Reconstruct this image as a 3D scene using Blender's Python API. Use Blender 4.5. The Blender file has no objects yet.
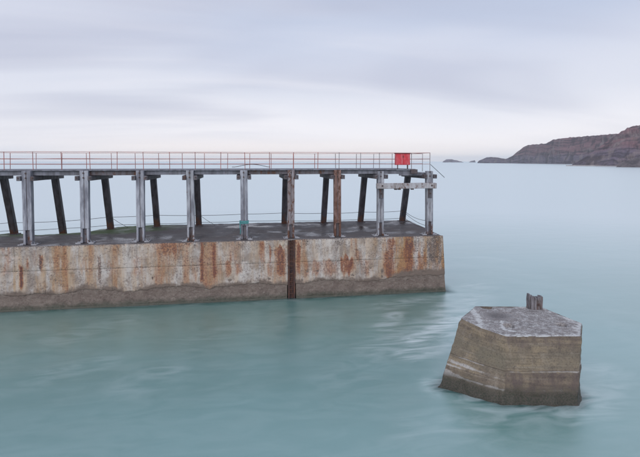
import bpy, bmesh, math, random
from mathutils import Vector, Matrix, noise

R = math.radians
random.seed(7)
sc = bpy.context.scene
COL = sc.collection

# ------------------------------------------------------------------ camera
F = 470.0                       # focal length in photo pixels (photo 640 x 457)
YAW, PITCH = R(9.185), R(2.2)
CAMZ = 10.0
PPY = 161.3 + F * math.tan(PITCH)
cam = bpy.data.cameras.new('camera')
cam.sensor_width = 36.0
cam.lens = 36.0 * F / 640.0
cam.shift_y = -(228.5 - PPY) / 640.0
cam.clip_start, cam.clip_end = 0.3, 90000.0
co = bpy.data.objects.new('camera', cam)
COL.objects.link(co)
co.location = (0, 0, CAMZ)
co.rotation_euler = (R(90) - PITCH, 0, -YAW)
sc.camera = co

_r = Vector((math.cos(YAW), -math.sin(YAW), 0))
_f = Vector((math.sin(YAW) * math.cos(PITCH), math.cos(YAW) * math.cos(PITCH), -math.sin(PITCH)))
_u = _r.cross(_f)
EYE = Vector((0, 0, CAMZ))


def ray(px, py):
    return _r * ((px - 320) / F) + _u * (-(py - PPY) / F) + _f


def at_z(px, py, z):
    d = ray(px, py)
    return EYE + d * ((z - CAMZ) / d.z)


def at_y(px, py, y):
    d = ray(px, py)
    return EYE + d * (y / d.y)


def at_d(px, py, dist):
    return EYE + ray(px, py) * dist


# ------------------------------------------------------------------ node helpers
class NT:
    def __init__(self, tree):
        self.t = tree
        tree.nodes.clear()

    def n(self, typ, **kw):
        nd = self.t.nodes.new(typ)
        for k, v in kw.items():
            setattr(nd, k, v)
        return nd

    def put(self, sock, v):
        if isinstance(v, bpy.types.NodeSocket):
            self.t.links.new(v, sock)
        elif v is not None:
            if sock.type == 'RGBA' and len(v) == 3:
                v = (*v, 1)
            sock.default_value = v

    def math(self, op, a, b=None, c=None, clamp=False):
        nd = self.n('ShaderNodeMath', operation=op, use_clamp=clamp)
        for s, v in zip(nd.inputs, (a, b, c)):
            self.put(s, v)
        return nd.outputs[0]

    def mix(self, fac, a, b, blend='MIX'):
        nd = self.n('ShaderNodeMix', data_type='RGBA', blend_type=blend)
        nd.clamp_factor = True
        self.put(nd.inputs[0], fac)
        self.put(nd.inputs[6], a)
        self.put(nd.inputs[7], b)
        return nd.outputs[2]

    def noise(self, vec, scale, detail=4, rough=0.55, dist=0.0):
        nd = self.n('ShaderNodeTexNoise')
        self.put(nd.inputs['Vector'], vec)
        nd.inputs['Scale'].default_value = scale
        nd.inputs['Detail'].default_value = detail
        nd.inputs['Roughness'].default_value = rough
        nd.inputs['Distortion'].default_value = dist
        return nd.outputs[0]

    def ramp(self, fac, lo, hi, a=0.0, b=1.0, smooth=True):
        nd = self.n('ShaderNodeMapRange', clamp=True)
        nd.interpolation_type = 'SMOOTHSTEP' if smooth else 'LINEAR'
        self.put(nd.inputs[0], fac)
        for i, v in zip((1, 2, 3, 4), (lo, hi, a, b)):
            nd.inputs[i].default_value = v
        return nd.outputs[0]

    def mapping(self, vec, scale=(1, 1, 1), loc=(0, 0, 0), rot=(0, 0, 0)):
        nd = self.n('ShaderNodeMapping')
        self.put(nd.inputs[0], vec)
        nd.inputs['Scale'].default_value = scale
        nd.inputs['Location'].default_value = loc
        nd.inputs['Rotation'].default_value = rot
        return nd.outputs[0]

    def attr(self, name):
        return self.n('ShaderNodeAttribute', attribute_name=name).outputs['Fac']

    def bump(self, h, strength=0.5, dist=0.02, normal=None):
        nd = self.n('ShaderNodeBump')
        nd.inputs['Strength'].default_value = strength
        nd.inputs['Distance'].default_value = dist
        self.put(nd.inputs['Height'], h)
        self.put(nd.inputs['Normal'], normal)
        return nd.outputs[0]

    def bsdf(self, col, rough=0.8, normal=None, metal=0.0, spec=0.4):
        nd = self.n('ShaderNodeBsdfPrincipled')
        self.put(nd.inputs['Base Color'], col)
        self.put(nd.inputs['Roughness'], rough)
        self.put(nd.inputs['Metallic'], metal)
        self.put(nd.inputs['Specular IOR Level'], spec)
        self.put(nd.inputs['Normal'], normal)
        out = self.n('ShaderNodeOutputMaterial')
        self.t.links.new(nd.outputs[0], out.inputs[0])
        return nd


def new_mat(name):
    m = bpy.data.materials.new(name)
    m.use_nodes = True
    return m, NT(m.node_tree)


def lin(r, g, b):
    return tuple(((c / 255) / 12.92 if c <= 10 else ((c / 255 + 0.055) / 1.055) ** 2.4) for c in (r, g, b))


# ------------------------------------------------------------------ sky and sun
SUN_EL, SUN_AZ = R(32), R(205)      # azimuth clockwise from +Y: soft light from behind the camera, a little left
world = bpy.data.worlds.new('World')
sc.world = world
world.use_nodes = True
w = NT(world.node_tree)
sky = w.n('ShaderNodeTexSky', sky_type='NISHITA')
sky.sun_disc = False
sky.sun_elevation = SUN_EL
sky.sun_rotation = SUN_AZ
tc = w.n('ShaderNodeTexCoord').outputs['Generated']
sep = w.n('ShaderNodeSeparateXYZ')
w.put(sep.inputs[0], tc)
dx, dy, dz = sep.outputs
elev = w.math('MULTIPLY', w.math('ARCSINE', w.math('MAXIMUM', dz, 0.0)), 180 / math.pi)
inv = w.math('DIVIDE', 1.0, w.math('ADD', w.math('MAXIMUM', dz, 0.0), 0.16))
comb = w.n('ShaderNodeCombineXYZ')
w.put(comb.inputs[0], w.math('MULTIPLY', dx, inv))
w.put(comb.inputs[1], w.math('MULTIPLY', dy, inv))
plane = comb.outputs[0]
cr = w.n('ShaderNodeValToRGB')
stops = [(0, (250, 243, 244)), (1.2, (247, 242, 245)), (4, (237, 235, 241)), (7.5, (218, 220, 231)),
         (12, (204, 209, 225)), (17, (188, 197, 218)), (26, (180, 191, 213)), (60, (192, 203, 221))]
el_ramp = cr.color_ramp
while len(el_ramp.elements) < len(stops):
    el_ramp.elements.new(0.5)
big = w.noise(w.mapping(plane, (0.55, 0.55, 1), (3.1, 1.2, 0), (0, 0, R(14))), 1.0, 2.5, 0.45, 0.3)
elev_w = w.math('ADD', elev, w.math('MULTIPLY', w.math('SUBTRACT', big, 0.5), w.math('MULTIPLY', w.math('MINIMUM', elev, 10.0), 1.0)))
w.put(cr.inputs[0], w.math('DIVIDE', elev_w, 60.0))
for e, (a, c) in zip(el_ramp.elements, stops):
    e.position = a / 60
    e.color = (*lin(*c), 1)
streak = w.noise(w.mapping(plane, (0.34, 0.85, 1), (0.4, 2.2, 0), (0, 0, R(16))), 1.0, 3, 0.5, 0.5)
cloud = w.mix(w.math('MULTIPLY', w.ramp(streak, 0.40, 0.70, 0, 0.75), w.ramp(elev, 0.5, 8.0, 0.15, 1.0)), cr.outputs[0], lin(180, 183, 202))
streak2 = w.noise(w.mapping(plane, (0.25, 0.9, 1), (7.4, 5.0, 0), (0, 0, R(-8))), 1.0, 4, 0.5, 0.8)
cloud = w.mix(w.ramp(streak2, 0.46, 0.75, 0, 0.5), cloud, lin(231, 230, 238))
# brighter, warmer strip low on the horizon straight out to sea
gdir = (_r * ((285 - 320) / F) + _f)
gdir.z = 0
gdir.normalize()
gd = w.n('ShaderNodeVectorMath', operation='DOT_PRODUCT')
w.put(gd.inputs[0], tc)
gd.inputs[1].default_value = gdir
glow = w.math('MULTIPLY', w.ramp(gd.outputs['Value'], 0.85, 0.999), w.ramp(elev, 0.0, 3.5, 1.0, 0.0))
cloud = w.mix(glow, cloud, lin(255, 242, 236))
bg1 = w.n('ShaderNodeBackground')
w.put(bg1.inputs[0], sky.outputs[0])
bg1.inputs[1].default_value = 0.08
bg2 = w.n('ShaderNodeBackground')
w.put(bg2.inputs[0], cloud)
bg2.inputs[1].default_value = 1.0
ms = w.n('ShaderNodeMixShader')
ms.inputs[0].default_value = 0.92
w.t.links.new(bg1.outputs[0], ms.inputs[1])
w.t.links.new(bg2.outputs[0], ms.inputs[2])
wo = w.n('ShaderNodeOutputWorld')
w.t.links.new(ms.outputs[0], wo.inputs[0])

sl = bpy.data.lights.new('sun', 'SUN')
sl.energy = 1.3
sl.angle = R(50)
sl.color = (1.0, 0.955, 0.93)
so = bpy.data.objects.new('sun', sl)
COL.objects.link(so)
sdir = Vector((math.sin(SUN_AZ) * math.cos(SUN_EL), math.cos(SUN_AZ) * math.cos(SUN_EL), math.sin(SUN_EL)))
so.rotation_euler = sdir.to_track_quat('Z', 'Y').to_euler()
so.location = sdir * 60

vs = sc.view_settings
vs.view_transform = 'Standard'
vs.look = 'None'
vs.exposure = 0.2
vs.gamma = 1.0
vs.use_curve_mapping = False
sc.cycles.volume_bounces = 1
sc.cycles.max_bounces = 6
sc.cycles.transparent_max_bounces = 12


# ------------------------------------------------------------------ object helpers
def tag(o, label=None, cat=None, group=None, kind=None):
    for k, v in (('label', label), ('category', cat), ('group', group), ('kind', kind)):
        if v:
            o[k] = v
    return o


def link(name, me, mat, parent=None, loc=None, smooth=False):
    if mat is not None and not me.materials:
        me.materials.append(mat)
    if smooth:
        me.polygons.foreach_set('use_smooth', [True] * len(me.polygons))
    o = bpy.data.objects.new(name, me)
    COL.objects.link(o)
    if parent is not None:
        o.parent = parent
    if loc is not None:
        o.location = loc
    return o


def empty(name, loc=(0, 0, 0)):
    o = bpy.data.objects.new(name, None)
    o.empty_display_size = 0.3
    COL.objects.link(o)
    o.location = loc
    return o


def pydata(name, v, f, attrs=None):
    me = bpy.data.meshes.new(name)
    me.from_pydata([tuple(p) for p in v], [], f)
    for k, vals in (attrs or {}).items():
        a = me.attributes.new(k, 'FLOAT', 'POINT')
        a.data.foreach_set('value', vals)
    me.update()
    return me


class MB:
    """collects boxes and tubes into one mesh"""

    def __init__(self):
        self.v, self.f = [], []

    def box(self, x0, x1, y0, y1, z0, z1, bev=0.0, mtx=None):
        bm = bmesh.new()
        bmesh.ops.create_cube(bm, size=1)
        for q in bm.verts:
            q.co = Vector(((x0 + x1) / 2 + q.co.x * (x1 - x0), (y0 + y1) / 2 + q.co.y * (y1 - y0), (z0 + z1) / 2 + q.co.z * (z1 - z0)))
        if bev:
            bmesh.ops.bevel(bm, geom=bm.edges[:], offset=bev, segments=1, affect='EDGES')
        self.take(bm, mtx)
        return self

    def take(self, bm, mtx=None):
        bm.verts.index_update()
        n = len(self.v)
        for q in bm.verts:
            self.v.append((mtx @ q.co) if mtx else q.co.copy())
        for f in bm.faces:
            self.f.append([n + q.index for q in f.verts])
        bm.free()

    def tube(self, pts, rad, seg=6):
        pts = [Vector(p) for p in pts]
        n = len(self.v)
        for i, p in enumerate(pts):
            t = (pts[min(i + 1, len(pts) - 1)] - pts[max(i - 1, 0)]).normalized()
            a = t.orthogonal().normalized() if abs(t.z) > 0.9 else t.cross(Vector((0, 0, 1))).normalized()
            b = t.cross(a)
            r = rad[i] if isinstance(rad, (list, tuple)) else rad
            for k in range(seg):
                an = 2 * math.pi * k / seg
                self.v.append(p + a * (math.cos(an) * r) + b * (math.sin(an) * r))
        for i in range(len(pts) - 1):
            for k in range(seg):
                k2 = (k + 1) % seg
                self.f.append([n + i * seg + k, n + i * seg + k2, n + (i + 1) * seg + k2, n + (i + 1) * seg + k])
        self.f.append([n + k for k in reversed(range(seg))])
        self.f.append([n + (len(pts) - 1) * seg + k for k in range(seg)])
        return self

    def beam(self, a, b, w, h, bev=0.015, up=Vector((0, 0, 1)), cuts=0, rough=0.0):
        """rectangular bar from a to b, w across, h along 'up'"""
        a, b = Vector(a), Vector(b)
        t = (b - a).normalized()
        s = t.cross(up).normalized()
        u = s.cross(t)
        L = (b - a).length
        m = Matrix((s, t, u)).transposed().to_4x4()
        m.translation = a
        bm = bmesh.new()
        bmesh.ops.create_cube(bm, size=1)
        for q in bm.verts:
            q.co = Vector((q.co.x * w, (q.co.y + 0.5) * L, q.co.z * h))
        if bev:
            bmesh.ops.bevel(bm, geom=bm.edges[:], offset=bev, segments=1, affect='EDGES')
        if cuts:
            long = [e for e in bm.edges if abs(e.verts[0].co.y - e.verts[1].co.y) > L * 0.6]
            bmesh.ops.subdivide_edges(bm, edges=long, cuts=cuts, use_grid_fill=True)
            sd = Vector((a.x * 3.1, a.y, a.z))
            for q in bm.verts:
                q.co.x += (noise.noise(q.co * 1.3 + sd)) * rough
                q.co.z += (noise.noise(q.co * 1.3 + sd + Vector((9, 3, 1)))) * rough
        self.take(bm, m)
        return self

    def build(self, name, mat, parent=None, loc=None, smooth=False):
        return link(name, pydata(name, self.v, self.f), mat, parent, loc, smooth)


def gauss(d):
    return math.exp(-d * d)


def sstep(a, b, x):
    t = max(0.0, min(1.0, (x - a) / (b - a)))
    return t * t * (3 - 2 * t)


def fbm(p, o=4):
    return noise.fractal(p, 1.0, 2.0, o)


# ------------------------------------------------------------------ materials
def mat_facing():
    m, t = new_mat('weathered_concrete_face')
    g = t.n('ShaderNodeNewGeometry').outputs['Position']
    rust, grime, tan = t.attr('rust'), t.attr('grime'), t.attr('tan')
    n1 = t.noise(g, 0.8, 6, 0.68)
    n2 = t.noise(t.mapping(g, (1, 1, 0.14)), 2.4, 6, 0.62)
    n3 = t.noise(t.mapping(g, (1, 1, 0.10)), 0.9, 4, 0.6)
    fine = t.noise(g, 8, 7, 0.74)
    n4 = t.noise(g, 1.7, 5, 0.7)
    speck = t.noise(g, 15, 3, 0.6)
    col = t.mix(t.ramp(n1, 0.36, 0.64), (0.50, 0.462, 0.44), (0.27, 0.222, 0.192))
    col = t.mix(t.ramp(n2, 0.48, 0.66, 0, 0.75), col, (0.66, 0.645, 0.635))
    tn = t.math('MULTIPLY', t.math('ADD', tan, 0.40), t.ramp(t.math('ADD', t.math('MULTIPLY', n2, 0.5), t.math('MULTIPLY', n3, 0.5)), 0.40, 0.58), clamp=True)
    col = t.mix(tn, col, (0.36, 0.225, 0.115))
    col = t.mix(t.math('MULTIPLY', t.ramp(fine, 0.47, 0.64, 0, 0.9), t.ramp(n4, 0.38, 0.62, 0.05, 0.9)), col, (0.150, 0.115, 0.107))
    rn = t.math('ADD', t.math('MULTIPLY', t.math('SUBTRACT', n2, 0.5), 2.0), t.math('MULTIPLY', t.math('SUBTRACT', fine, 0.5), 0.55))
    rust = t.math('MAXIMUM', rust, t.math('MULTIPLY', t.ramp(n3, 0.44, 0.64), 0.58))
    rf = t.ramp(t.math('ADD', rust, t.math('MULTIPLY', rn, t.math('MINIMUM', t.math('MULTIPLY', rust, 3.0), 1.0))), 0.10, 1.05)
    col = t.mix(t.math('MULTIPLY', rf, 0.9), col, t.mix(t.ramp(fine, 0.38, 0.60), (0.37, 0.165, 0.070), (0.19, 0.070, 0.045)))
    deep = t.ramp(t.math('ADD', rust, t.math('MULTIPLY', rn, 0.7)), 0.70, 1.35)
    col = t.mix(t.math('MULTIPLY', deep, 0.85), col, (0.13, 0.045, 0.04))
    gf = t.ramp(t.math('ADD', grime, t.math('MULTIPLY', t.math('SUBTRACT', t.math('ADD', speck, fine), 1.0), 2.2)), 0.25, 0.95)
    col = t.mix(t.math('MULTIPLY', t.math('MULTIPLY', gf, 0.8), t.ramp(grime, 0.0, 0.25)), col, (0.085, 0.068, 0.068))
    col = t.mix(t.ramp(t.math('ADD', t.attr('damp'), t.math('MULTIPLY', t.math('SUBTRACT', n4, 0.5), 1.3)), 0.15, 0.7), col, (0.160, 0.121, 0.101))
    pit = t.ramp(speck, 0.58, 0.68)
    pit = t.math('MULTIPLY', pit, t.ramp(n4, 0.42, 0.62, 0.05, 1.0))
    col = t.mix(t.math('MULTIPLY', pit, 0.85), col, (0.10, 0.08, 0.075))
    hh = t.math('SUBTRACT', t.math('MULTIPLY', fine, 1.0), t.math('MULTIPLY', pit, 0.9))
    t.bsdf(col, 0.85, t.bump(hh, 0.7, 0.04))
    return m


def mat_tidal():
    m, t = new_mat('wet_tidal_concrete')
    g = t.n('ShaderNodeNewGeometry').outputs['Position']
    sp = t.n('ShaderNodeSeparateXYZ')
    t.put(sp.inputs[0], g)
    z = sp.outputs[2]
    n1 = t.noise(g, 1.3, 6, 0.65)
    f = t.noise(g, 11, 5, 0.7)
    col = t.mix(t.ramp(n1, 0.35, 0.65), (0.135, 0.100, 0.086), (0.190, 0.150, 0.128))
    col = t.mix(t.math('MULTIPLY', t.ramp(f, 0.44, 0.64, 0, 0.85), t.ramp(t.noise(g, 2.4, 5, 0.7), 0.35, 0.65, 0.10, 0.9)), col, (0.070, 0.050, 0.042))
    zz = t.math('ADD', z, t.math('MULTIPLY', t.math('SUBTRACT', n1, 0.5), 0.5))
    col = t.mix(t.ramp(zz, 0.45, 0.0, 0, 0.6), col, (0.080, 0.066, 0.050))
    lich = t.noise(t.mapping(g, (1, 1, 2.2)), 3.5, 6, 0.75)
    col = t.mix(t.math('MULTIPLY', t.ramp(lich, 0.52, 0.62, 0, 0.6), t.ramp(zz, 0.15, 0.5)), col, (0.235, 0.195, 0.168))
    # weed below mean sea level
    weed = t.ramp(t.math('ADD', z, t.math('MULTIPLY', t.math('SUBTRACT', n1, 0.5), 0.7)), -0.05, 0.55, 0.85, 0.0)
    col = t.mix(weed, col, (0.048, 0.056, 0.040))
    rough = t.ramp(z, 0.1, 0.9, 0.35, 0.75)
    t.bsdf(col, rough, t.bump(f, 0.8, 0.05))
    return m


def mat_pier_top():
    m, t = new_mat('wet_pier_top')
    g = t.n('ShaderNodeNewGeometry').outputs['Position']
    algae = t.attr('algae')
    n1 = t.noise(g, 0.5, 6, 0.65, 0.6)
    n2 = t.noise(t.mapping(g, (0.35, 1, 1)), 1.6, 6, 0.6, 1.2)
    f = t.noise(g, 12, 5, 0.7)
    col = t.mix(t.ramp(n1, 0.38, 0.62), (0.070, 0.060, 0.061), (0.125, 0.110, 0.112))
    col = t.mix(t.ramp(n2, 0.52, 0.66, 0, 0.75), col, (0.190, 0.165, 0.160))
    col = t.mix(t.ramp(f, 0.5, 0.75, 0, 0.5), col, (0.04, 0.036, 0.04))
    col = t.mix(t.ramp(t.math('ADD', algae, t.math('MULTIPLY', t.math('SUBTRACT', n2, 0.5), 1.2)), 0.3, 0.8), col, (0.066, 0.100, 0.030))
    col = t.mix(t.ramp(t.attr('edge'), 0.2, 0.9), col, t.mix(t.ramp(f, 0.4, 0.6), (0.30, 0.27, 0.255), (0.14, 0.12, 0.115)))
    drop = t.noise(g, 3.2, 3, 0.5)
    col = t.mix(t.ramp(drop, 0.70, 0.74, 0, 0.7), col, (0.38, 0.37, 0.36))
    pud = t.ramp(t.noise(t.mapping(g, (0.6, 1, 1)), 0.55, 4, 0.55), 0.52, 0.60)
    t.bsdf(col, t.math('SUBTRACT', t.ramp(n1, 0.4, 0.6, 0.5, 0.8), t.math('MULTIPLY', pud, 0.36)), t.bump(f, 0.5, 0.03))
    return m


def mat_steel(name, paint, under, rust_amt, foot=0.0, seed=0.0, rough=0.65):
    """painted or galvanised steel: streaky paint, rust breaking through, more rust towards its foot"""
    m, t = new_mat(name)
    g = t.n('ShaderNodeNewGeometry').outputs['Position']
    gen = t.n('ShaderNodeTexCoord').outputs['Generated']
    sp = t.n('ShaderNodeSeparateXYZ')
    t.put(sp.inputs[0], gen)
    p = t.mapping(g, (1, 1, 0.18), (seed, seed * 1.7, 0))
    n1 = t.noise(p, 3.0, 6, 0.65)
    n2 = t.noise(t.mapping(g, (1, 1, 0.5), (seed, 0, 0)), 4.5, 6, 0.7)
    f = t.noise(g, 24, 4, 0.7)
    col = t.mix(t.ramp(n1, 0.36, 0.64), paint, under)
    amt = t.math('ADD', t.math('SUBTRACT', n2, 0.5), rust_amt - 0.12)
    if foot:
        ft = t.ramp(sp.outputs[2], 0.0, 0.26, foot, 0.0, False)
        amt = t.math('ADD', amt, ft)
    rf = t.ramp(t.math('ADD', amt, t.math('MULTIPLY', t.math('SUBTRACT', f, 0.5), 0.25)), 0.0, 0.12)
    rc = t.mix(t.ramp(f, 0.35, 0.65), (0.165, 0.078, 0.050), (0.070, 0.034, 0.027))
    col = t.mix(rf, col, rc)
    t.bsdf(col, t.math('ADD', t.math('MULTIPLY', rf, 0.25), rough), t.bump(t.math('ADD', f, rf), 0.4, 0.012))
    return m


def mat_rail(name, col_a, col_b):
    m, t = new_mat(name)
    g = t.n('ShaderNodeNewGeometry').outputs['Position']
    n1 = t.noise(g, 2.2, 5, 0.7)
    t.bsdf(t.mix(t.ramp(n1, 0.4, 0.62), col_a, col_b), 0.6)
    return m


def mat_red():
    m, t = new_mat('faded_red_paint')
    g = t.n('ShaderNodeNewGeometry').outputs['Position']
    n1 = t.noise(t.mapping(g, (1, 1, 0.25)), 6, 6, 0.7)
    f = t.noise(g, 9, 5, 0.7)
    col = t.mix(t.ramp(n1, 0.4, 0.68), (0.52, 0.035, 0.05), (0.54, 0.15, 0.165))
    col = t.mix(t.ramp(f, 0.6, 0.75, 0, 0.6), col, (0.17, 0.025, 0.025))
    t.bsdf(col, 0.6, t.bump(f, 0.2, 0.01))
    return m


def mat_plain(name, a, b, scale=8, rough=0.8, bump=0.5):
    m, t = new_mat(name)
    g = t.n('ShaderNodeNewGeometry').outputs['Position']
    n1 = t.noise(g, scale, 6, 0.65)
    t.bsdf(t.mix(t.ramp(n1, 0.38, 0.64), a, b), rough, t.bump(n1, bump, 0.02))
    return m


def mat_timber():
    m, t = new_mat('weathered_timber')
    g = t.n('ShaderNodeTexCoord').outputs['Object']
    n1 = t.noise(t.mapping(g, (1, 1, 0.12)), 14, 6, 0.7)
    n2 = t.noise(t.mapping(g, (1, 1, 0.3)), 3, 4, 0.6)
    col = t.mix(t.ramp(n1, 0.36, 0.66), (0.24, 0.225, 0.24), (0.055, 0.047, 0.05))
    col = t.mix(t.ramp(n2, 0.52, 0.68, 0, 0.6), col, (0.13, 0.07, 0.045))
    t.bsdf(col, 0.85, t.bump(n1, 0.8, 0.02))
    return m


def mat_block():
    """board-marked concrete of the free-standing block"""
    m, t = new_mat('board_marked_concrete')
    g = t.n('ShaderNodeNewGeometry').outputs['Position']
    sp = t.n('ShaderNodeSeparateXYZ')
    t.put(sp.inputs[0], g)
    z = sp.outputs[2]
    lime, dark, moss = t.attr('lime'), t.attr('dark'), t.attr('moss')
    n1 = t.noise(g, 0.9, 6, 0.65)
    boards = t.noise(t.mapping(g, (0.25, 0.25, 5.0)), 1.5, 4, 0.6)
    streak = t.noise(t.mapping(g, (1, 1, 0.12)), 3.2, 5, 0.65)
    f = t.noise(g, 16, 5, 0.72)
    fb = t.noise(t.mapping(g, (0.18, 0.18, 9.0)), 1.6, 5, 0.65)
    col = t.mix(t.ramp(n1, 0.38, 0.62), (0.255, 0.200, 0.135), (0.175, 0.135, 0.102))
    col = t.mix(t.ramp(boards, 0.47, 0.60, 0, 0.5), col, (0.095, 0.076, 0.060))
    col = t.mix(t.ramp(fb, 0.54, 0.64, 0, 0.45), col, (0.30, 0.260, 0.215))
    col = t.mix(t.ramp(streak, 0.5, 0.66, 0, 0.55), col, (0.27, 0.225, 0.18))
    blot = t.noise(g, 2.3, 7, 0.75)
    col = t.mix(t.ramp(blot, 0.50, 0.62, 0, 0.6), col, (0.085, 0.066, 0.056))
    col = t.mix(t.math('MULTIPLY', moss, t.ramp(n1, 0.3, 0.6), clamp=True), col, (0.165, 0.146, 0.106))
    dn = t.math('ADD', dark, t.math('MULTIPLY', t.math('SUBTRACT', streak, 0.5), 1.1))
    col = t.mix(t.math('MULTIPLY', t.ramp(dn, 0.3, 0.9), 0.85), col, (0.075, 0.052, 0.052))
    ln = t.math('ADD', lime, t.math('MULTIPLY', t.math('SUBTRACT', t.math('ADD', f, streak), 1.0), 1.3))
    col = t.mix(t.math('MULTIPLY', t.ramp(ln, 0.3, 0.8), t.ramp(lime, 0.02, 0.3)), col, (0.40, 0.375, 0.355))
    weed = t.ramp(t.math('ADD', z, t.math('MULTIPLY', t.math('SUBTRACT', n1, 0.5), 0.6)), 0.22, 0.80, 0.97, 0.0)
    col = t.mix(weed, col, t.mix(t.ramp(f, 0.42, 0.58), (0.020, 0.024, 0.014), (0.055, 0.045, 0.032)))
    col = t.mix(t.ramp(f, 0.48, 0.68, 0, 0.6), col, (0.055, 0.045, 0.042))
    h = t.math('ADD', t.math('MULTIPLY', boards, 0.8), f)
    t.bsdf(col, t.ramp(z, 0.1, 0.9, 0.4, 0.82), t.bump(h, 0.7, 0.04))
    return m


def mat_block_top():
    m, t = new_mat('block_top_concrete')
    g = t.n('ShaderNodeNewGeometry').outputs['Position']
    lime, dark, moss = t.attr('lime'), t.attr('dark'), t.attr('moss')
    n1 = t.noise(g, 1.2, 6, 0.7, 0.5)
    n2 = t.noise(g, 3.6, 7, 0.78)
    f = t.noise(g, 14, 5, 0.72)
    col = t.mix(t.ramp(n1, 0.4, 0.6), (0.225, 0.203, 0.200), (0.300, 0.275, 0.270))
    col = t.mix(t.ramp(n2, 0.48, 0.56, 0, 0.85), col, (0.47, 0.46, 0.46))
    col = t.mix(t.ramp(f, 0.47, 0.64, 0, 0.75), col, (0.085, 0.075, 0.08))
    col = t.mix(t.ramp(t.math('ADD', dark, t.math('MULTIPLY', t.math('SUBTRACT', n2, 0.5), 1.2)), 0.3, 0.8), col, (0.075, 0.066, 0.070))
    ln = t.math('ADD', lime, t.math('MULTIPLY', t.math('SUBTRACT', t.math('ADD', f, n2), 1.0), 2.6))
    col = t.mix(t.math('MULTIPLY', t.ramp(ln, 0.3, 0.7), t.ramp(lime, 0.02, 0.3)), col, (0.52, 0.52, 0.52))
    col = t.mix(t.math('MULTIPLY', moss, 0.9), col, (0.10, 0.105, 0.05))
    t.bsdf(col, 0.8, t.bump(f, 0.7, 0.03))
    return m


def mat_cliff():
    m, t = new_mat('shale_cliff')
    g = t.n('ShaderNodeNewGeometry')
    pos = g.outputs['Position']
    sp = t.n('ShaderNodeSeparateXYZ')
    t.put(sp.inputs[0], pos)
    n0 = t.noise(pos, 0.012, 6, 0.6)
    z = t.math('ADD', sp.outputs[2], t.math('MULTIPLY', t.math('SUBTRACT', n0, 0.5), 26.0))
    warp = t.n('ShaderNodeVectorMath', operation='ADD')
    wv = t.n('ShaderNodeCombineXYZ')
    t.put(wv.inputs[2], t.math('MULTIPLY', t.math('SUBTRACT', t.noise(pos, 0.006, 4, 0.6), 0.5), 36.0))
    t.put(warp.inputs[0], pos)
    t.put(warp.inputs[1], wv.outputs[0])
    strata = t.noise(t.mapping(warp.outputs[0], (0.14, 0.14, 5.0)), 0.035, 7, 0.66)
    patch = t.noise(pos, 0.03, 7, 0.7)
    gully = t.noise(t.mapping(pos, (1, 1, 0.6)), 0.035, 5, 0.65)
    low, high = (0.145, 0.112, 0.148), (0.195, 0.108, 0.118)
    col = t.mix(t.ramp(z, 26, 44), low, high)
    col = t.mix(t.ramp(strata, 0.47, 0.58, 0, 0.8), col, (0.046, 0.034, 0.046))
    col = t.mix(t.ramp(patch, 0.50, 0.62, 0, 0.8), col, (0.205, 0.160, 0.160))
    col = t.mix(t.ramp(gully, 0.52, 0.62, 0, 0.75), col, (0.050, 0.034, 0.042))
    nz = t.n('ShaderNodeSeparateXYZ')
    t.put(nz.inputs[0], g.outputs['True Normal'])
    grass = t.math('MULTIPLY', t.ramp(nz.outputs[2], 0.80, 0.95), t.ramp(sp.outputs[2], 40, 60))
    col = t.mix(grass, col, (0.10, 0.092, 0.055))
    t.bsdf(col, 0.9, t.bump(t.math('ADD', strata, gully), 0.4, 3.0))
    return m


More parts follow.
